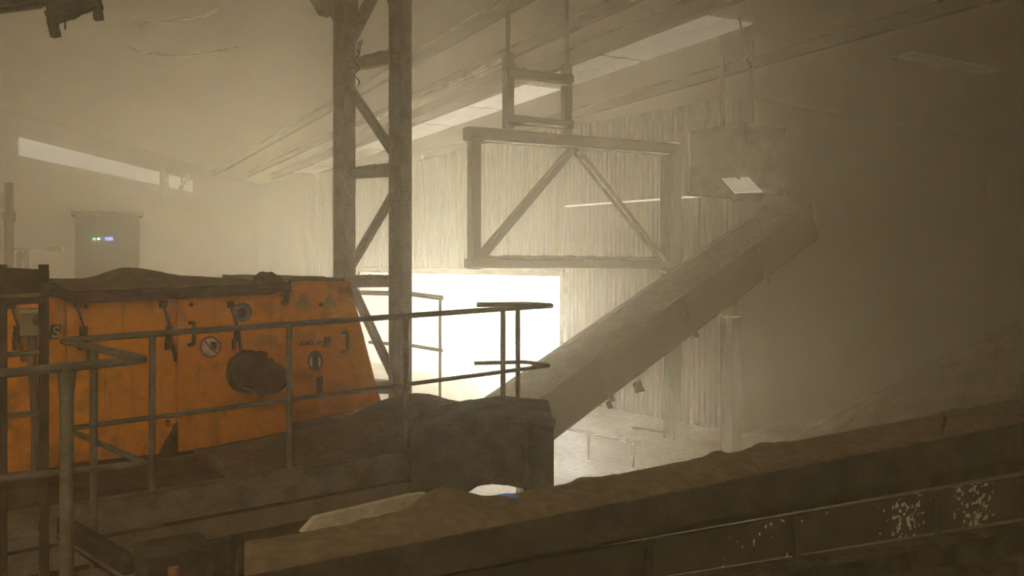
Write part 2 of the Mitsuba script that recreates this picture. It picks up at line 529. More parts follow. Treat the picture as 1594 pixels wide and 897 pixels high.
pf = thing('platform', 'dust-covered steel platform that carries the orange machine and its railing', 'platform')
s_l, s_r = -4.5, 3.38
c0, c1 = R.pos(s_l, DECK), R.pos(s_r, DECK)
cm = R.pos(2.45, DECK)
for p_, q_, dep in ((c0, cm, 3.1), (cm, c1, 1.5)):
    part(pf, 'deck', hexa([x - [0, 0, z] for z in (.03, 0) for x in (p_, q_, q_ + A * dep, p_ + A * dep)]), 'steel_dark')
ch0, ch1 = R.pos(s_l, DECK - .03), R.pos(s_r, DECK - .03)
part(pf, 'edge_channel', channel(ch0 + OUT * .05, ch1 + OUT * .05, .08, .2, .014, flip=1), 'steel_galvanised')
part(pf, 'toe_plate', bar(R.pos(s_l, DECK + .04) + OUT * .02, R.pos(s_r, DECK + .04) + OUT * .02, .012, .09), 'steel_galvanised')
part(pf, 'lower_channel', channel(ch0 + OUT * .02 - [0, 0, .2], ch1 + OUT * .02 - [0, 0, .2], .1, .14, .014), 'steel_dusty')
part(pf, 'added_skirt', hexa([R.pos(s, z) + A * d for d in (.12, .16) for s, z in ((s_l, .3), (2.55, .3), (2.55, DECK - .1), (s_l, DECK - .1))]), 'steel_dark')  # dark sheet added to hide the bright floor under the deck
for s in (-3.2, -.4, 2.2):
    part(pf, 'column', ibeam(R.pos(s, 0) + A * .5, R.pos(s, DECK - .05) + A * .5, .2, .2, .014, B), 'steel_dark')
for s in (-3.8, -2.2, -.6, 1.0, 2.6):
    part(pf, 'joist', ibeam(R.pos(s, DECK - .13) + A * .02, R.pos(s, DECK - .13) + A * (3.0 if s < 2.4 else 1.4), .1, .18), 'steel_dark')

rl = thing('guard_railing', 'grey tubular guard railing with a stepped corner along the front of the orange machine', 'railing')
jog_t, jog_m = W(226, 560, 4.15), W(226, 721, 4.30)
cor_t, cor_m = R.at(95.6, 530.4), R.at(102.5, 668)
left_t, left_m = W(-60, 588, 3.56), W(-60, 752, 3.80)
end_t, end_m = R.at(783, 481), R.at(783, 579)
nose_t, nose_m = R.at(861, 476), R.at(857, 569)
back_t, back_m = nose_t + A * .55 - B * .45, nose_m + A * .55 - B * .45
r_ = .0215
part(rl, 'top_rail', tube(bend([left_t, jog_t, cor_t, end_t, nose_t, nose_t + A * .35 - B * .02, back_t], .05), r_), 'steel_galvanised', smooth=40)
part(rl, 'mid_rail', tube(bend([left_m, jog_m, cor_m, end_m, nose_m, nose_m + A * .35 - B * .02, back_m], .05), .017), 'steel_galvanised', smooth=40)


def post(top, zfoot, r=.021, foot_plate=True):
    m = tube([[top[0], top[1], zfoot], [top[0], top[1], top[2]]], r)
    return m


for px, py in ((237, 519), (450, 505), (632, 491), (783, 481)):
    t = R.at(px, py)
    pk = part(rl, 'post', post(t, DECK - .2), 'steel_galvanised', smooth=40)
    part(pk, 'foot_plate', box([t[0] + OUT[0] * .03, t[1] + OUT[1] * .03, DECK - .16], [.12, .03, .12], B), 'steel_galvanised')
tn = W(806, 474, 7.62)
part(rl, 'post', post(tn, DECK - .02), 'steel_galvanised', smooth=40)
tj = jog_t + (cor_t - jog_t) * .56
part(rl, 'post', post(tj, DECK - .2), 'steel_galvanised', smooth=40)
tl_ = left_t + (jog_t - left_t) * .535
part(rl, 'post', cat(post(tl_, 1.6, .030), tube([tl_ - [0, 0, .14], tl_ - [0, 0, .02]], [.030, .040])), 'steel_galvanised', 'stouter near post', smooth=40)

lad = thing('access_ladder', 'dark steel ladder with four grey rungs at the left edge', 'ladder')
LP = Plane(W(68, 500, 4.45), B)
for px in (3, 68):
    a = LP.at(px, 412)
    part(lad, 'stile', bar([a[0], a[1], 1.9], a, .032, .045, B), 'steel_dark')
for ya, yb in ((553, 548), (649, 642), (741, 735), (838, 830)):
    part(lad, 'rung', tube([LP.at(3, ya), LP.at(66, yb)], .0145), 'steel_galvanised', smooth=40)
pl = [LP.at(-4, 460), LP.at(75, 458), LP.at(75, 420), LP.at(-4, 416)]
part(lad, 'head_plate', plate(pl, .03, OUT), 'steel_dark')
part(lad, 'head_strip', bar(LP.at(-4, 461) + OUT * .04, LP.at(60, 458) + OUT * .04, .03, .018), 'steel_galvanised')
part(lad, 'head_flange', bar(LP.at(-4, 470), LP.at(72, 467), .05, .035), 'steel_dark')

# ------------------------------------------------------------------ the orange machine
mc = thing('sorting_machine', 'long orange sheet metal screening machine behind the grey railing, with stickers and a motor', 'machine')
N = OUT                                        # out of the machine's face
DEPTH = 1.75


def face(pts, off=0.0, thick=.03):
    return plate([M.at(*q) - N * thick + N * off for q in pts], thick, N)


def mpos(px, py, off=0.0):
    return M.at(px, py) + N * off


# panels of the long face
part(mc, 'side_panel', face([(-140, 772), (101, 722), (101, 452), (-140, 470)]), 'orange_paint')
part(mc, 'side_panel', face([(104, 722), (160, 716), (273, 704), (273, 446), (104, 452)]), 'orange_paint')
part(mc, 'side_panel', face([(276, 703), (434, 682), (434, 444), (276, 446)], .02, .05), 'orange_paint')
part(mc, 'side_panel', face([(438, 672), (462, 655), (597, 632), (588, 604), (545, 438), (438, 438)], -.015), 'orange_paint')
part(mc, 'corner_gusset', face([(246, 706), (275, 703), (275, 655)], .035, .03), 'rubber_dusty')
part(mc, 'joint_strip', face([(434, 684), (446, 682), (446, 446), (434, 446)], .03, .05), 'orange_paint')
# body behind the face
e0, e1, e2 = mpos(545, 438, -.05), mpos(588, 604, -.05), mpos(597, 634, -.05)
lz = M.at(-140, 772)
body_front = [mpos(-140, 772, -.05), e2, e1, e0, mpos(-140, 470, -.05)]
part(mc, 'body', plate([q - N * DEPTH for q in body_front], DEPTH, N), 'orange_paint')
part(mc, 'base_frame', channel(mpos(-140, 790, -.02), mpos(470, 690, -.02), .1, .12, .014), 'steel_dark')
part(mc, 'base_rail', bar(mpos(-140, 776, .03), mpos(435, 688, .03), .03, .03), 'steel_dusty')

# lid with its heavy rim
rim_px = [(70, 454), (100, 464), (120, 469), (150, 467.5), (200, 465), (280, 461), (350, 458), (410, 456), (447, 452)]
rim = [mpos(x, y - 6, .05) for x, y in rim_px]
part(mc, 'lid_rim', lumpy(cat(*[bar(rim[i], rim[i + 1], .07, .085) for i in range(len(rim) - 1)]), .010, .05, .05, 3), 'rubber_dusty', 'dark dust-caked rubber edge of the lid')
flap = [mpos(418, 424, .06), mpos(430, 431, .06), mpos(441, 440, .06), mpos(446, 458, .06), mpos(445, 474, .06), mpos(438, 474, .06), mpos(436, 458, .06), mpos(405, 450, .06), mpos(408, 432, .06)]
part(mc, 'lid_flap', lumpy(plate([q - N * .25 for q in flap], .25, N), .02, .09, .05, 5), 'rubber_dusty', 'crumpled dark end of the lid')
l0, l1 = mpos(66, 452, .05), mpos(450, 446, .05)
l0[2], l1[2] = EYE - .225, EYE - .235
part(mc, 'lid', hexa([l0 - [0, 0, .03], l1 - [0, 0, .03], l1 - N * 1.8 - [0, 0, .03], l0 - N * 1.8 - [0, 0, .03], l0, l1, l1 - N * 1.8, l0 - N * 1.8]), 'rubber_dusty')

# latches: bracket, slanting lever, keeper
for px in (26, 128, 262, 366):
    lt = part(mc, 'latch', bar(mpos(px - 11, 470, .03), mpos(px + 2, 512, .03), .014, .022, N), 'steel_dark')
    part(lt, 'lever', bar(mpos(px + 1, 508, .035), mpos(px + 9, 562, .035), .02, .032, N), 'steel_dark')
    part(lt, 'bracket', box(mpos(px + 1, 520, .02), [.05, .04, .12], B), 'rubber_dusty')
    part(lt, 'hinge', box(mpos(px - 9, 474, .02), [.05, .04, .05], B), 'rubber_dusty')
    part(lt, 'handle', box(mpos(px - 4, 536, .04), [.03, .03, .08], B), 'steel_dark')
for px, y0, y1 in ((295, 503, 536), (533, 519, 546)):
    part(mc, 'hook', tube(bend([mpos(px - 4, y0, .03), mpos(px + 4, y0 - 2, .045), mpos(px + 4, y1, .045), mpos(px - 5, y1 + 1, .03)], .02), .013), 'steel_dark', smooth=40)
for px, py in ((296, 474), (132, 477), (259, 656), (104, 640), (497, 474)):
    part(mc, 'bolt', disc(mpos(px, py, .02), N, .016, .02, 8), 'steel_dark')

# stickers, with their outlines and signs as raised prints
def triangle(px, py, r, dark='black_print'):
    c = [(px, py - r), (px + r * .98, py + r * .82), (px - r * .98, py + r * .82)]
    k = part(mc, 'sticker', face(c, .012, .012), dark, 'triangular warning sticker')
    c2 = [(px + (x - px) * .78, py + .5 + (y - py - .5) * .74) for x, y in c]
    part(k, 'sticker_field', face(c2, .014, .005), 'yellow_print')
    part(k, 'sticker_sign', face([(px - .9, py - r * .36), (px + .9, py - r * .36), (px + 1.6, py + 1), (px + r * .34, py + r * .5), (px, py + r * .3), (px - r * .34, py + r * .5), (px - 1.6, py + 1)], .016, .005), dark)


triangle(325, 488, 14)
triangle(471, 468, 12, 'yellow_print')
triangle(513, 467, 12, 'yellow_print')


def round_sticker(px, py, r, label, kind, ry=None):
    ry = ry or r
    el = lambda k, o=(0, 0), kx=1: [(px + o[0] + r * k * kx * math.cos(a), py + o[1] + ry * k * math.sin(a)) for a in np.linspace(0, 2 * math.pi, 27)[:-1]]
    if kind == 'ban':
        s = part(mc, 'sticker', face(el(1), .026, .006), 'red_print', label)
        part(s, 'sticker_field', face(el(.80), .028, .004), 'white_print')
        part(s, 'sticker_sign', face([(px - 1, py - 9), (px + 9, py - 7), (px + 10, py + 2), (px + 5, py + 5), (px + 7, py + 10), (px + 2, py + 5), (px - 3, py + 2), (px + 1, py - 2)], .030, .004), 'black_print')
        part(s, 'sticker_bar', face([(px - r * .62, py - r * .5), (px - r * .5, py - r * .62), (px + r * .62, py + r * .5), (px + r * .5, py + r * .62)], .032, .004), 'red_print')
    elif kind == 'blue':
        s = part(mc, 'sticker', face(el(1), .026, .006), 'blue_print', label)
        part(s, 'sticker_sign', face(el(.55, (-1, 1), .8), .028, .004), 'black_print')
    else:
        s = part(mc, 'sticker', face(el(1), .010, .006), 'blue_print', label)
        for sx in (-1, 1):
            part(s, 'sticker_sign', face([(px + sx * r * .42, py - ry * .5), (px + sx * r * .75, py - ry * .2), (px + sx * r * .75, py + ry * .45), (px + sx * r * .42, py + ry * .6)], .013, .004), 'white_print')
        part(s, 'sticker_head', face(el(.5, (0, 0), .7), .012, .004), 'black_print')


round_sticker(376, 486, 15, 'dirty round blue sticker', 'blue')
round_sticker(326, 540, 17, 'round white prohibition sticker with a red border', 'ban')
round_sticker(490, 562, 11.5, 'round blue ear protection sticker', 'ears', 16)


# lettering: the maker's word and its block with an S
def lettering(px0, px1, py, h_px, text, off, bold=True):
    p0, p1 = mpos(px0, py, off), mpos(px1, py - .12 * (px1 - px0), off)
    hgt = h_px / F_PX * p0[1]
    m = meshkit.text_mesh(text, hgt, .004, bold)
    v = m.vertices.copy()
    x0, x1 = v[:, 0].min(), v[:, 0].max()
    L = np.linalg.norm((p1 - p0)[:2])
    sx = L / (x1 - x0)
    v[:, 0] += v[:, 1] * .22
    out = p0 + ((v[:, :1] - x0) * sx) * unit((p1 - p0) * [1, 1, 0]) + v[:, 1:2] * UP + v[:, 2:] * N
    return trimesh.Trimesh(out, m.faces, process=False)


part(mc, 'lettering', lettering(17, 71, 526, 9, 'STADLER', .005), 'black_print')
bl = part(mc, 'logo_block', face([(75, 529), (90, 527.5), (95, 505), (79, 506)], .008, .006), 'black_print')
part(bl, 'logo_letter', lettering(80, 90.5, 525.5, 17, 'S', .010), 'white_print')
part(mc, 'lettering', lettering(467, 500, 538, 6, 'STADLER', -.008), 'black_print')
bl = part(mc, 'logo_block', face([(503, 541), (513, 540), (516, 524), (506, 525)], -.004, .006), 'black_print')
part(bl, 'logo_letter', lettering(506, 513, 538.5, 12, 'S', .0), 'yellow_print')
part(mc, 'name_plate', face([(494, 612), (503, 611), (503, 586), (494, 587)], -.006, .006), 'steel_dark')

# drive motor
mo = M.at(383, 578)
part(mc, 'drive_housing', lumpy(tube([mo - N * .03, mo + N * .1], .180, 28), .008, .06, .05, 2), 'motor_paint', smooth=30)
mt = part(mc, 'motor', tube([mo + N * .1, mo + N * .14, mo + N * .50, mo + N * .58, mo + N * .62], [.150, .135, .135, .125, .09], 24), 'motor_paint', smooth=30)
for k in range(10):
    a = 2 * math.pi * k / 10
    d = math.cos(a) * B + math.sin(a) * UP
    part(mt, 'cooling_fin', bar(mo + N * .17 + d * .135, mo + N * .47 + d * .135, .012, .03, d), 'motor_paint')
part(mt, 'terminal_box', box(mo + N * .3 + UP * .15 - B * .02, [.12, .14, .08], B), 'motor_paint')

# switch box with its pipe on the left panel
sb = part(mc, 'switch_box', box(mpos(49, 500, .06), [.165, .1, .19], B), 'cabinet_paint', 'pale grey switch box')
part(sb, 'switch_knob', disc(mpos(55, 498, .112), N, .035, .03, 16), 'black_print')
part(sb, 'switch_lid', box(mpos(49, 483, .07), [.19, .14, .03], B), 'steel_pale')
part(mc, 'conduit', tube(bend([mpos(48, 512, .06), mpos(47, 560, .06), mpos(53, 640, .06), mpos(53, 735, .05)], .1), .028), 'steel_dusty', smooth=40)

# dust lying on the machine
def lid_dust(u, v, g):
    p = g.reshape(-1, 3)
    px = p[:, 0] / p[:, 1] * F_PX + W_PX / 2
    f = meshkit.fbm(p * 2.2, 4, 4).reshape(u.shape)
    fine = meshkit.fbm(p * 9, 3, 8).reshape(u.shape)
    mound = .105 * np.exp(-((u - .42) / np.where(u < .42, .09, .24)) ** 2 - ((v - .55) / .3) ** 2)
    edge = np.clip(np.minimum(np.minimum(u, 1 - u) * 12, np.minimum(v, 1 - v) * 7), 0, 1) ** .7
    return edge * (.02 + .05 * f + .02 * fine + mound)


d0, d1 = l0 + B * .03 - N * .02 + [0, 0, .005], l1 - B * .03 - N * .02 + [0, 0, .005]
whole('dust_heap', heightfield(d0, d1, d0 - N * 1.75, d1 - N * 1.75, lid_dust, 90, 50), 'dust', 'brown dust heaped on the lid of the orange machine', 'dust', smooth=True)
t0_, t1_ = mpos(452, 438, -.06), mpos(541, 438, -.06)
whole('dust_layer', heightfield(t0_, t1_, t0_ - N * 1.65, t1_ - N * 1.65, lambda u, v, g: .012 + .04 * meshkit.fbm(g * 5, 3, 2), 30, 30), 'dust',
      'thin dust layer on the sloped end of the orange machine beside the lattice column', 'dust', smooth=True)

# spilled material on the deck and the heap before the gateway
def deck_dust(u, v, g):
    f = meshkit.fbm(g * 1.6, 4, 11)
    return .04 + .10 * f + .26 * np.exp(-((u - .62) / .2) ** 2 - ((v - .5) / .35) ** 2) + .12 * np.clip(u - .2, 0, 1)


k0, k1 = R.pos(.6, DECK + .005) + A * .12, R.pos(3.3, DECK + .005) + A * .12
whole('spilled_material', heightfield(k0, k1, k0 + A * .95, k1 + A * .95, deck_dust, 70, 26), 'dust', 'long bank of spilled brown dust on the platform right of the orange machine', 'dust', smooth=True)

# ------------------------------------------------------------------ the lattice column
cl = thing('lattice_column', 'tall brown lattice steel column standing behind the right end of the orange machine', 'column')
CL, CR = W(536, 400, 9.35), W(623, 400, 8.95)
cd = unit((CR - CL) * [1, 1, 0])
for c, name in ((CL, 'chord'), (CR, 'chord')):
    part(cl, name, ibeam([c[0], c[1], 0], [c[0], c[1], ROOF - .02], .175, .17, .012, cd), 'steel_dusty')


CN = unit(np.cross(cd, UP))
CN = CN if CN[1] < 0 else -CN


def colp(px, py):
    k = (px - 536) / (623 - 536)
    y = 9.35 + (8.95 - 9.35) * k
    return W(px, py, y)


for a, b, w in (((540, 104), (618, 90), .105), ((540, 272), (618, 267), .10), ((540, 441), (618, 440), .095), ((540, 604), (618, 606), .095)):
    s = part(cl, 'strut', channel(colp(*a), colp(*b), .08, w), 'steel_dusty')
    h = np.array([0, 0, w / 2 + .012])
    part(s, 'dust_crust', lumpy(bar(colp(a[0] + 9, a[1]) + h, colp(b[0] - 8, b[1]) + h, .075, .035), .02, .07, .03, int(a[1])), 'dust')
for a, b in (((585, -8), (546, 68)), ((546, 140), (614, 240)), ((614, 300), (546, 416)), ((546, 442), (619, 600)), ((640, -90), (585, -8))):
    part(cl, 'diagonal', bar(colp(*a), colp(*b), .06, .115, OUT), 'steel_dusty')
dcr = colp(566, 26)
part(cl, 'dust_crust', lumpy(bar(colp(582, -4) + [-.03, 0, .02], colp(556, 46) + [-.03, 0, .02], .06, .05), .02, .06, .03, 9), 'dust')
part(cl, 'gusset', plate([colp(548, 46) - CN * .1, colp(519, 46) - CN * .1, colp(490, -4) - CN * .1, colp(548, -4) - CN * .1], .02, CN), 'steel_dusty')
part(cl, 'gusset', plate([colp(618, 24) - CN * .1, colp(606, 24) - CN * .1, colp(594, -4) - CN * .1, colp(618, -4) - CN * .1], .02, CN), 'steel_dusty')
part(cl, 'gusset', plate([colp(549, 62) - CN * .1, colp(545, 96) - CN * .1, colp(556, 60) - CN * .1], .02, CN), 'steel_dusty')
part(cl, 'brace', bar(colp(506, 22), colp(458, -60), .08, .16, CN), 'steel_dusty')
ca = [colp(549 + 4 * math.sin(i * .9), 80 + i * 3.2) + OUT * .1 for i in range(18)]
part(cl, 'loose_cable', tube(ca, .008, 8), 'cable_black', smooth=40)

# ------------------------------------------------------------------ the hanging frame before the gateway
fr = thing('braced_gantry', 'braced rectangular steel gantry hanging above the bright gateway', 'gantry')
Fp = Plane(W(737, 405, 10.5), B)


def fb(a, b, wpx, dep=.14, name='member', mat='steel_far'):
    p, q = Fp.at(*a), Fp.at(*b)
    return part(fr, name, bar(p, q, dep, wpx / F_PX * (p[1] + q[1]) / 2, OUT if abs(a[0] - b[0]) < 20 else UP), mat)


fb((727, 208), (1043, 233), 19, .18, 'top_beam')
p, q = Fp.at(738, 198), Fp.at(738, 418)
fm = lambda px, y0, y1, wpx, name: part(fr, name, bar(Fp.at(px, y0), Fp.at(px, y1), .14, wpx / F_PX * Fp.at(px, y0)[1], OUT), 'steel_far')
fm(738, 205, 419, 16, 'post')
fm(1036, 238, 419, 12, 'post')
fb((728, 410), (1046, 412), 13, .16, 'bottom_beam')
db = lambda a, b, w: part(fr, 'brace', bar(Fp.at(*a), Fp.at(*b), w / F_PX * 11.5, .1, OUT), 'steel_far')
db((889, 234), (743, 406), 12)
db((897, 234), (1032, 406), 11)
part(fr, 'painted_lit_edge', bar(Fp.at(893, 238) + OUT * .07, Fp.at(1028, 406) + OUT * .07, .03, .012), 'steel_lit')  # lit edge of the brace put in as a pale bar
fm(791, 82, 200, 11, 'upper_post')
fm(882, 100, 215, 11, 'upper_post')
fb((787, 112), (888, 124), 13, .14, 'upper_rail')
fb((787, 186), (888, 195), 14, .14, 'upper_rail')
part(fr, 'painted_lit_flange', bar(Fp.at(745, 220) + OUT * .1, Fp.at(1030, 241) + OUT * .1, .1, .014), 'steel_lit')
part(fr, 'painted_lit_flange', bar(Fp.at(800, 127) + OUT * .1, Fp.at(878, 135) + OUT * .1, .1, .014), 'steel_lit')
part(fr, 'painted_lit_flange', bar(Fp.at(808, 193) + OUT * .1, Fp.at(872, 199) + OUT * .1, .1, .014), 'steel_lit')  # light along the flanges painted as thin pale bars
part(fr, 'dust_crust', lumpy(bar(Fp.at(740, 402), Fp.at(1036, 404), .12, .05), .03, .1, .07, 6), 'dust')
for px, y in ((791, 90), (882, 105)):
    t = Fp.at(px, y)
    part(fr, 'hanger', tube([t, [t[0], t[1], ROOF]], .03), 'steel_far')
part(fr, 'end_bracket', box(Fp.at(1030, 424), [.1, .1, .04], B), 'steel_lit')

# ------------------------------------------------------------------ inclined conveyor and feed hopper
cv = thing('inclined_conveyor', 'dark enclosed conveyor climbing from the feed hopper to the upper right', 'conveyor')
a, b = W(800, 668, 10.2), W(1235, 352, 13.4)
part(cv, 'trough', bar(a, b, .8, .5), 'steel_far')
t = unit(b - a)
side = unit(np.cross(t, UP))
up_ = np.cross(side, t)
for sgn in (-1, 1):
    part(cv, 'side_board', bar(a + side * .42 * sgn + up_ * .28, b + side * .42 * sgn + up_ * .28, .03, .16), 'steel_far')
part(cv, 'belt_cover', lumpy(bar(a + up_ * .27, b + up_ * .27, .78, .12), .03, .3, .14, 3), 'dust')
for k in range(3):
    q = a + (b - a) * (.2 + .28 * k)
    part(cv, 'frame_rib', bar(q - up_ * .26 + side * .43, q + up_ * .3 + side * .43, .06, .05, t), 'steel_far')
for sgn in (-1, 1):
    q = a + (b - a) * .055 + side * .26 * sgn
    part(cv, 'leg', bar([q[0], q[1], 0], q - [0, 0, .1], .1, .1, A), 'steel_far')
for px, py, s in ((994, 606, 1.0), (949, 634, .6)):
    q = W(px, py, 11.6)
    part(cv, 'hanging_scrap', lumpy(box(q + [0, 0, .03], [.11 * s, .06, .14 * s], [1, 0, .4]), .03, .06, .03, px), 'rubber_dusty')

hp = thing('feed_hopper', 'dark square feed hopper below the foot of the inclined conveyor', 'hopper')
HY = 6.5
H = lambda px, py: W(px, py, HY)
part(hp, 'body', plate([H(x, y) for x, y in ((640, 672), (700, 660), (764, 650), (776, 648), (862, 657), (862, 774), (840, 768), (815, 761), (790, 756), (765, 754), (744, 757), (730, 766), (722, 782), (640, 802))], 1.0, [0, 1, 0]), 'steel_dark')
part(hp, 'rim', bar(H(772, 649) - [0, .03, 0], H(864, 658) - [0, .03, 0], .06, .06), 'steel_dark')
part(hp, 'stiffener', bar(H(820, 652) - [0, .03, 0], H(820, 764) - [0, .03, 0], .05, .05, [0, 1, 0]), 'steel_dark')

# the heap in front of the gateway, between the railing and the hopper
def heap(u, v, g):
    p = np.clip(np.sin(np.pi * u), 0, 1) ** .7 * np.clip(np.sin(np.pi * v), 0, 1) ** .7
    return .02 + p * (.40 - .16 * u) * (.85 + .3 * meshkit.fbm(g * 2.5, 3, 5))


h0, h1 = R.pos(1.9, DECK + .01) + A * .35, R.pos(3.34, DECK + .01) + A * .35
whole('dust_mound', heightfield(h0, h1, h0 + A * 1.1, h1 + A * 1.1, heap, 60, 40), 'dust', 'rounded dark mound of dust on the platform end, cutting into the glare of the gateway', 'dust', smooth=True)

# ------------------------------------------------------------------ the near beam and what lies below it
nb = thing('near_beam', 'wide dark steel beam crossing the lower right foreground under a crust of dust', 'beam')
BP = Plane((.784, 3.5), B)
fpx = [(380, 896), (600, 838), (725, 815), (860, 790), (1100, 745), (1340, 702), (1640, 646)]
bpx = [(380, 850), (600, 806), (735, 777), (865, 763), (1094, 721), (1340, 672), (1640, 612)]
BQ = BP.shifted(.28)
front = [BP.at(*q) for q in fpx]
back = [BQ.at(*q) for q in bpx]
f0, f1 = front[0].copy(), front[-1].copy()
part(nb, 'flange', hexa([front[0] - [0, 0, .03], front[-1] - [0, 0, .03], back[-1] - [0, 0, .03], back[0] - [0, 0, .03], front[0] - [0, 0, .004], front[-1] - [0, 0, .004], back[-1] - [0, 0, .004], back[0] - [0, 0, .004]]), 'steel_dark')
part(nb, 'lip', hexa([BP.at(380, 958), BP.at(1640, 702), BP.at(1640, 702) + A * .03, BP.at(380, 958) + A * .03, BP.at(380, 900), BP.at(1640, 648), BP.at(1640, 648) + A * .03, BP.at(380, 900) + A * .03]), 'steel_dark')
Bs = BP.shifted(.12)
part(nb, 'web', plate([Bs.at(380, 950), Bs.at(1640, 725), Bs.at(1640, 665), Bs.at(380, 905)], .03, A), 'steel_dark')


s_of = lambda px: (BP.at(px, 700)[:2] - BP.p0) @ BP.d
U_CRACK = (s_of(1465) - s_of(380)) / (s_of(1640) - s_of(380))
U_BUMP = (s_of(690) - s_of(380)) / (s_of(1640) - s_of(380))


def beam_dust(u, v, g):
    f = meshkit.fbm(g * 7, 4, 21)
    fine = meshkit.fbm(g * 22, 3, 22)
    edge = np.clip(np.minimum(v, 1 - v) * 6, 0, 1) ** .6
    bump = .085 * np.exp(-((u - U_BUMP) / .022) ** 2) * np.clip(v * 1.3, 0, 1) * np.clip((1 - v) * 5, 0, 1) ** .5
    crack = .03 * np.exp(-((u - U_CRACK - .012 * v) / .0035) ** 2)
    lumps = .035 * np.clip((meshkit.fbm(g * [6.5, 6.5, 1], 3, 40) - .5) * 4, 0, 1) * np.clip(v * 1.6 - .6, 0, 1)
    return edge * np.maximum(.009 + .018 * f + .008 * fine + lumps - crack, -.003) + bump * .8


dk = whole('beam_dust', heightfield(front[0], front[-1], back[0], back[-1], beam_dust, 260, 22), 'dust', 'crusted brown dust lying along the top of the near beam', 'dust', smooth=True)

lw = thing('lower_panel', 'dark steel side panel with flaking white paint below the near beam', 'panel')
Pp = BP.shifted(.10)
part(lw, 'sheet', plate([Pp.at(500, 985), Pp.at(1640, 798), Pp.at(1640, 735), Pp.at(500, 930)], .03, A), 'paint_flaking')
Pq = BP.shifted(.04)
part(lw, 'ledge', bar(Pq.at(500, 1000), Pq.at(1640, 812), .1, .03), 'steel_dark')
part(lw, 'lower_sheet', plate([Pp.at(500, 1120), Pp.at(1640, 905), Pp.at(1640, 820), Pp.at(500, 1005)], .03, A), 'steel_dark')
part(lw, 'ledge', bar(Pq.at(500, 1065), Pq.at(1640, 862), .12, .035), 'steel_dark')
for px in (1010, 1240, 1460):
    part(lw, 'rib', bar(Pq.at(px, 1005 - (px - 500) * .165), Pq.at(px, 935 - (px - 500) * .171), .03, .03, A), 'steel_dark')

sh = BQ.shifted(.25)
whole('lit_ledge_sheet', plate([sh.at(470, 830), sh.at(600, 812), sh.at(664, 790), sh.at(664, 768), sh.at(640, 771), sh.at(560, 790), sh.at(492, 806)], .03, A), 'steel_pale',
      'pale sheet standing in for a lit ledge behind the left end of the near beam', 'chute')  # pale colour stands in for light on a lower ledge
bo = BQ.at(776, 778)
whole('plastic_scrap', lumpy(trimesh.Trimesh(*[np.array(x) for x in (trimesh.creation.icosphere(3, .06).vertices * [1.25, .8, .5] + bo + A * -.06, trimesh.creation.icosphere(3, .06).faces)], process=False), .012, .05, .03, 4), 'blue_plastic',
      'small blue plastic scrap on the near beam below the bright gap', 'plastic scrap', smooth=True)

# dark box and post at the bottom left of the near beam
bx = thing('junction_box', 'dark steel box at the bottom edge below the railing', 'box')
c = W(270, 905, 3.3)
part(bx, 'body', box(c, [.235, .2, .26], B), 'steel_dark')
part(bx, 'lid', box(c + [0, 0, .135], [.25, .22, .015], B), 'steel_dark')
part(bx, 'cable_gland', tube([W(270, 884, 3.08), W(270, 905, 3.08)], .02), 'rust', smooth=40)
whole('support_post', ibeam(W(343, 1100, 3.3), W(343, 842, 3.3), .11, .1, .012, B), 'steel_dark', 'short brown steel post next to the dark box at the bottom edge', 'post')
st = thing('stair_stringer', 'dark slanting steel channel descending at the lower left behind the stout post', 'stair')
part(st, 'stringer', bar(W(98, 822, 4.6), W(205, 890, 3.7), .06, .12), 'steel_dark')
part(st, 'flange', bar(W(98, 832, 4.55), W(205, 902, 3.65), .05, .015), 'steel_galvanised')
part(st, 'tread', bar(W(110, 905, 3.9), W(222, 886, 3.9), .2, .025), 'steel_galvanised')

# ------------------------------------------------------------------ things in the haze on the left
cb = thing('control_cabinet', 'grey control cabinet with green and blue lights behind the orange machine', 'cabinet')
CY = 12.0
cf = lambda px, py, d=0.0: W(px, py, CY + d)
fw = unit(W(217, 400, CY + .35) - W(117, 400, CY))
fn_ = np.array([fw[1], -fw[0], 0])
cA, cB_ = W(117, 430, CY), W(217, 430, CY + .35)
mid = (cA + cB_) / 2
wid = np.linalg.norm((cB_ - cA)[:2])
zt = W(117, 334, CY)[2]
zb_ = 2.3
ctr = mid - fn_ * .3
part(cb, 'body', box([ctr[0], ctr[1], (zt + zb_) / 2], [wid, .6, zt - zb_], fw), 'cabinet_paint')
part(cb, 'roof_lip', lumpy(box([ctr[0], ctr[1], zt + .02], [wid + .1, .72, .05], fw), .012, .08, .06, 2), 'dust')
dr_ = part(cb, 'door', box([*(mid + fn_ * .015)[:2], (zt + zb_) / 2 - .03], [wid - .08, .03, zt - zb_ - .16], fw), 'cabinet_paint')
part(dr_, 'door_handle', box([*(mid + fw * (wid * .4) + fn_ * .04)[:2], (zt + zb_) / 2], [.03, .03, .2], fw), 'steel_dark')


def led(px, py, r, rgb, name, label):
    k = (px - 117) / 100
    p = cA + (cB_ - cA) * k + fn_ * .04
    p[2] = EYE + (HORIZON - py) / F_PX * p[1]
    if name == 'display':
        m = box(p, [r * 2, .02, r], fw)
    else:
        m = disc(p - fn_ * .01, fn_, r, .02, 16)
    kk = part(cb, name, m, 'lamp_glass', label)
    scene[kk]['emitter'] = {'type': 'area', 'radiance': {'type': 'rgb', 'value': list(rgb)}, 'sampling_weight': .002}


led(146, 372, .016, (.8, 9, 2.5), 'indicator_lamp', 'green indicator lamp')
led(153, 372, .016, (9, 11, 10), 'indicator_lamp', 'white indicator lamp')
led(169, 372, .05, (.6, 1.3, 4.0), 'display', 'small blue display')

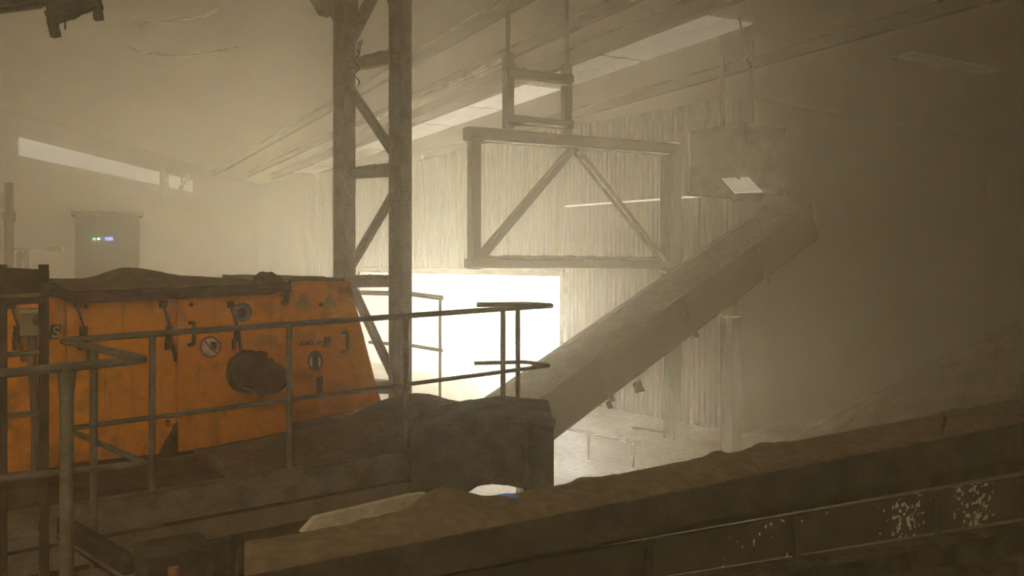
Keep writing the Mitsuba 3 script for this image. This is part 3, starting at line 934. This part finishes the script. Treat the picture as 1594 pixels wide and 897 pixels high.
part(cb, 'stand', box([ctr[0], ctr[1], zb_ / 2], [wid * .9, .5, zb_], fw), 'steel_dark')
pp = thing('standing_pipe', 'dim upright pipe in the haze at the left edge', 'pipe')
part(pp, 'pipe', tube([W(14, HORIZON + EYE * F_PX / 11, 11), W(14, 285, 11)], .05), 'steel_far', smooth=40)
part(pp, 'collar', tube([W(14, 345, 11), W(14, 330, 11)], .075), 'steel_far', smooth=40)
hr = thing('far_railing', 'faint pale handrail left of the control cabinet', 'railing')
part(hr, 'rail', tube([W(22, 391, 13.5), W(98, 388, 13.5)], .03), 'steel_pale', smooth=40)
for px in (41, 30):
    part(hr, 'post', tube([W(px, 390, 13.5), W(px, HORIZON + EYE * F_PX / 13.5, 13.5)], .03), 'steel_far', smooth=40)

# second railing behind the lattice column
br = thing('back_railing', 'thin railing across the glare behind the lattice column', 'railing')
part(br, 'rail', tube([W(540, 455, 10.6), W(640, 458, 10.2), W(688, 464, 9.9)], .028), 'steel_far', smooth=40)
part(br, 'rail', tube([W(575, 533, 10.6), W(640, 538, 10.2), W(688, 546, 9.9)], .02), 'steel_far', smooth=40)
part(br, 'post', tube([W(685, 464, 9.9), W(685, HORIZON + EYE * F_PX / 9.9, 9.9)], .016), 'steel_far', smooth=40)
part(br, 'kick_rail', tube([W(570, 591, 10.6), W(640, 597, 10.2)], .02), 'steel_far', smooth=40)

# ------------------------------------------------------------------ overhead at the top left
ob = thing('overhead_beam', 'dark overhead steel beam in the top left corner', 'beam')
part(ob, 'flange', bar(W(-60, 18, 5.0), W(110, -8, 5.4), .2, .05), 'steel_dark')
part(ob, 'lower_flange', bar(W(-60, 26, 5.0), W(66, 10, 5.3), .05, .02), 'steel_dusty')
hb = thing('hanging_bracket', 'crooked dust-caked bracket hanging below the overhead beam at the top left', 'bracket')
part(hb, 'arm', lumpy(bar(W(78, 22, 5.2), W(150, -2, 5.2), .08, .11), .02, .06, .03, 2), 'steel_dark')
part(hb, 'leg', lumpy(bar(W(78, 18, 5.2), W(87, 57, 5.2), .05, .045, [0, 1, 0]), .012, .05, .02, 3), 'steel_dark')
part(hb, 'leg', lumpy(bar(W(149, -4, 5.2), W(154, 31, 5.2), .05, .036, [0, 1, 0]), .006, .05, .02, 4), 'steel_dark')
part(hb, 'wire', tube([W(101, 28, 5.2), W(101.5, 46, 5.2)], .005, 6), 'cable_black')

for i, (pts, r, lab) in enumerate((
        ([(212, 38), (236, 35), (262, 34), (290, 30), (318, 24), (344, 12)], .022, 'thin pale tube painted as the glint of a duct below the roof at the top left'),
        ([(200, 74), (250, 88), (290, 88), (330, 82), (372, 74)], .018, 'fainter pale tube painted as the glint of a pipe below the duct'))):
    whole('duct_glint', tube([W(x, y, 12 + .2 * j) for j, (x, y) in enumerate(pts)], r), 'steel_lit', lab, 'duct', smooth=40)  # each glint is drawn as a thin, very pale tube

# ------------------------------------------------------------------ pipe by the rooflights, floodlight, cable
gp = thing('roof_pipe', 'thin pale pipe on a bracket beside the row of rooflights', 'pipe')
part(gp, 'pipe', tube([W(560, 200, 19), W(640, 156, 16.6), W(735, 115, 14.5), W(786, 90, 13.2)], .035), 'steel_pale', smooth=40)
part(gp, 'girder', bar(W(520, 238, 20.5), W(800, 108, 13.6), .1, .2), 'steel_far')
part(gp, 'bracket', tube([W(742, 114, 14.2), W(742, 146, 14.2)], .04), 'steel_far', smooth=40)
part(gp, 'clamp', box(W(739, 115, 14.1), [.12, .08, .06]), 'steel_pale')

fl = thing('floodlight', 'dim square floodlight below the dark transfer tower', 'floodlight')
Lq = [W(1123, 279, 13.2), W(1165, 277, 13.4), W(1187, 302, 13.0), W(1143, 302, 12.8)]
nn = unit(np.cross(Lq[1] - Lq[0], Lq[3] - Lq[0]))
if nn[1] > 0:
    nn = -nn
k = part(fl, 'lens', plate([p + (np.mean(Lq, 0) - p) * .04 for p in Lq], .02, nn), 'lamp_glass', 'pale glowing lens')
scene[k]['emitter'] = {'type': 'area', 'radiance': {'type': 'rgb', 'value': [.9, .8, .62]}, 'sampling_weight': .2}
part(fl, 'housing', plate([p + (p - np.mean(Lq, 0)) * .06 - nn * .12 for p in Lq], .12, nn), 'steel_dark')
part(fl, 'bracket', bar(np.mean(Lq, 0) - nn * .1, np.mean(Lq, 0) + [0, .25, .25], .06, .06), 'steel_dark')

tt = thing('conveyor_head', 'dark hood over the head of the inclined conveyor, above the floodlight', 'conveyor hood')
hc = W(1160, 247, 14.2) + [0, .5, 0]
part(tt, 'hood', box(hc, [1.05, 1.2, 1.12], B), 'steel_dark')
part(tt, 'hood_lip', box(hc - [0, 0, .54], [1.12, 1.27, .07], B), 'steel_far')
for dx in (-.4, .4):
    q = hc + B * dx
    part(tt, 'hanger', bar([q[0], q[1], q[2] + .5], [q[0], q[1], ROOF - .01], .07, .07, A), 'steel_far')
whole('loose_cable', tube([W(1151, 24, 13.55), W(1156, 62, 13.5), W(1161, 84, 13.5), W(1170, 106, 13.5)], .018, 8), 'cable_black', 'short black cable dangling below the roof on the upper right', 'cable', smooth=40)

# ------------------------------------------------------------------ along the far wall
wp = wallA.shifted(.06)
for key, x0, y0, x1, y1, h, rgb, lab in (('window_5', 880, 319, 1130, 309, .05, (4.5, 4.2, 3.6), 'thin glowing strip across the ribbed wall'),
                                         ('window_6', 930, 157, 1056, 143, .04, (2.0, 1.8, 1.5), 'fainter glowing strip higher on the ribbed wall')):
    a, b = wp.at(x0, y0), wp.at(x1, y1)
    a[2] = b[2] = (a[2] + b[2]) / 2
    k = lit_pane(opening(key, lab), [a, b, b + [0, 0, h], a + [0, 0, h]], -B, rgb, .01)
    scene[k]['emitter']['sampling_weight'] = .1  # emissive strip laid along a thin bright line of the wall
for px, y, wid_, top, lab in ((1047, 19.5, .28, 225, 'taller steel post by the ribbed wall at the right end of the gantry'),
                              (1138, 17.6, .30, 494, 'shorter steel post with a bright cap, right of the taller one')):
    t = W(px, top, y)
    k = thing('wall_post', lab, 'post')
    part(k, 'shaft', ibeam([t[0], t[1], 0], t, wid_, wid_, .02, A), 'steel_far')
    part(k, 'cap', box(t + [0, 0, .01], [wid_ * .8, wid_ * .8, .05], A), 'steel_lit')
lr = thing('floor_railing', 'low railing crossing the bright floor under the conveyor', 'railing')
part(lr, 'rail', tube([W(868, 664, 18), W(900, 671, 17.6), W(985, 688, 16.8)], .03), 'steel_far', smooth=40)
part(lr, 'rail', tube([W(985, 666, 19), W(1035, 674, 18.6)], .03), 'steel_far', smooth=40)
part(lr, 'post', tube([W(917, 672, 17.4), W(917, HORIZON + EYE * F_PX / 17.4, 17.4)], .03), 'steel_far', smooth=40)
part(lr, 'post', tube([W(985, 688, 16.8), W(985, HORIZON + EYE * F_PX / 16.8, 16.8)], .03), 'steel_far', smooth=40)
for px, py, w_ in ((978, 685, .12), (992, 690, .2)):
    part(lr, 'clamp', lumpy(box(W(px, py, 16.7), [w_, .1, .07]), .01, .05, .04, px), 'steel_pale')

# the pile of material on the right
def pile_fn(u, v, g):
    z = np.zeros_like(u)
    return z


def cone_pile():
    nu, nv = 70, 40
    apex = W(1640, 470, 11.5)
    base = np.array([apex[0], apex[1], 0])
    v, f = [], []
    R_ = (apex[2]) / math.tan(math.radians(33))
    for i in range(nu):
        a = 2 * math.pi * i / nu
        for j in range(nv):
            k = j / (nv - 1)
            r = R_ * k
            p = base + [r * math.cos(a), r * math.sin(a), apex[2] * (1 - k) ** 1.0]
            v.append(p)
    v = np.array(v)
    v[:, 2] += (meshkit.fbm(v * .9, 4, 31) - .5) * .3 * np.clip(v[:, 2], 0, 1)
    v[:, 2] = np.maximum(v[:, 2], -.02)
    for i in range(nu):
        for j in range(nv - 1):
            a_, b_ = i * nv + j, ((i + 1) % nu) * nv + j
            f += [[a_, a_ + 1, b_ + 1], [a_, b_ + 1, b_]]
    m = trimesh.Trimesh(v, np.array(f), process=False)
    return m


whole('material_pile', cone_pile(), 'dust', 'large dim pile of brown material on the right behind the near beam', 'pile', smooth=True)
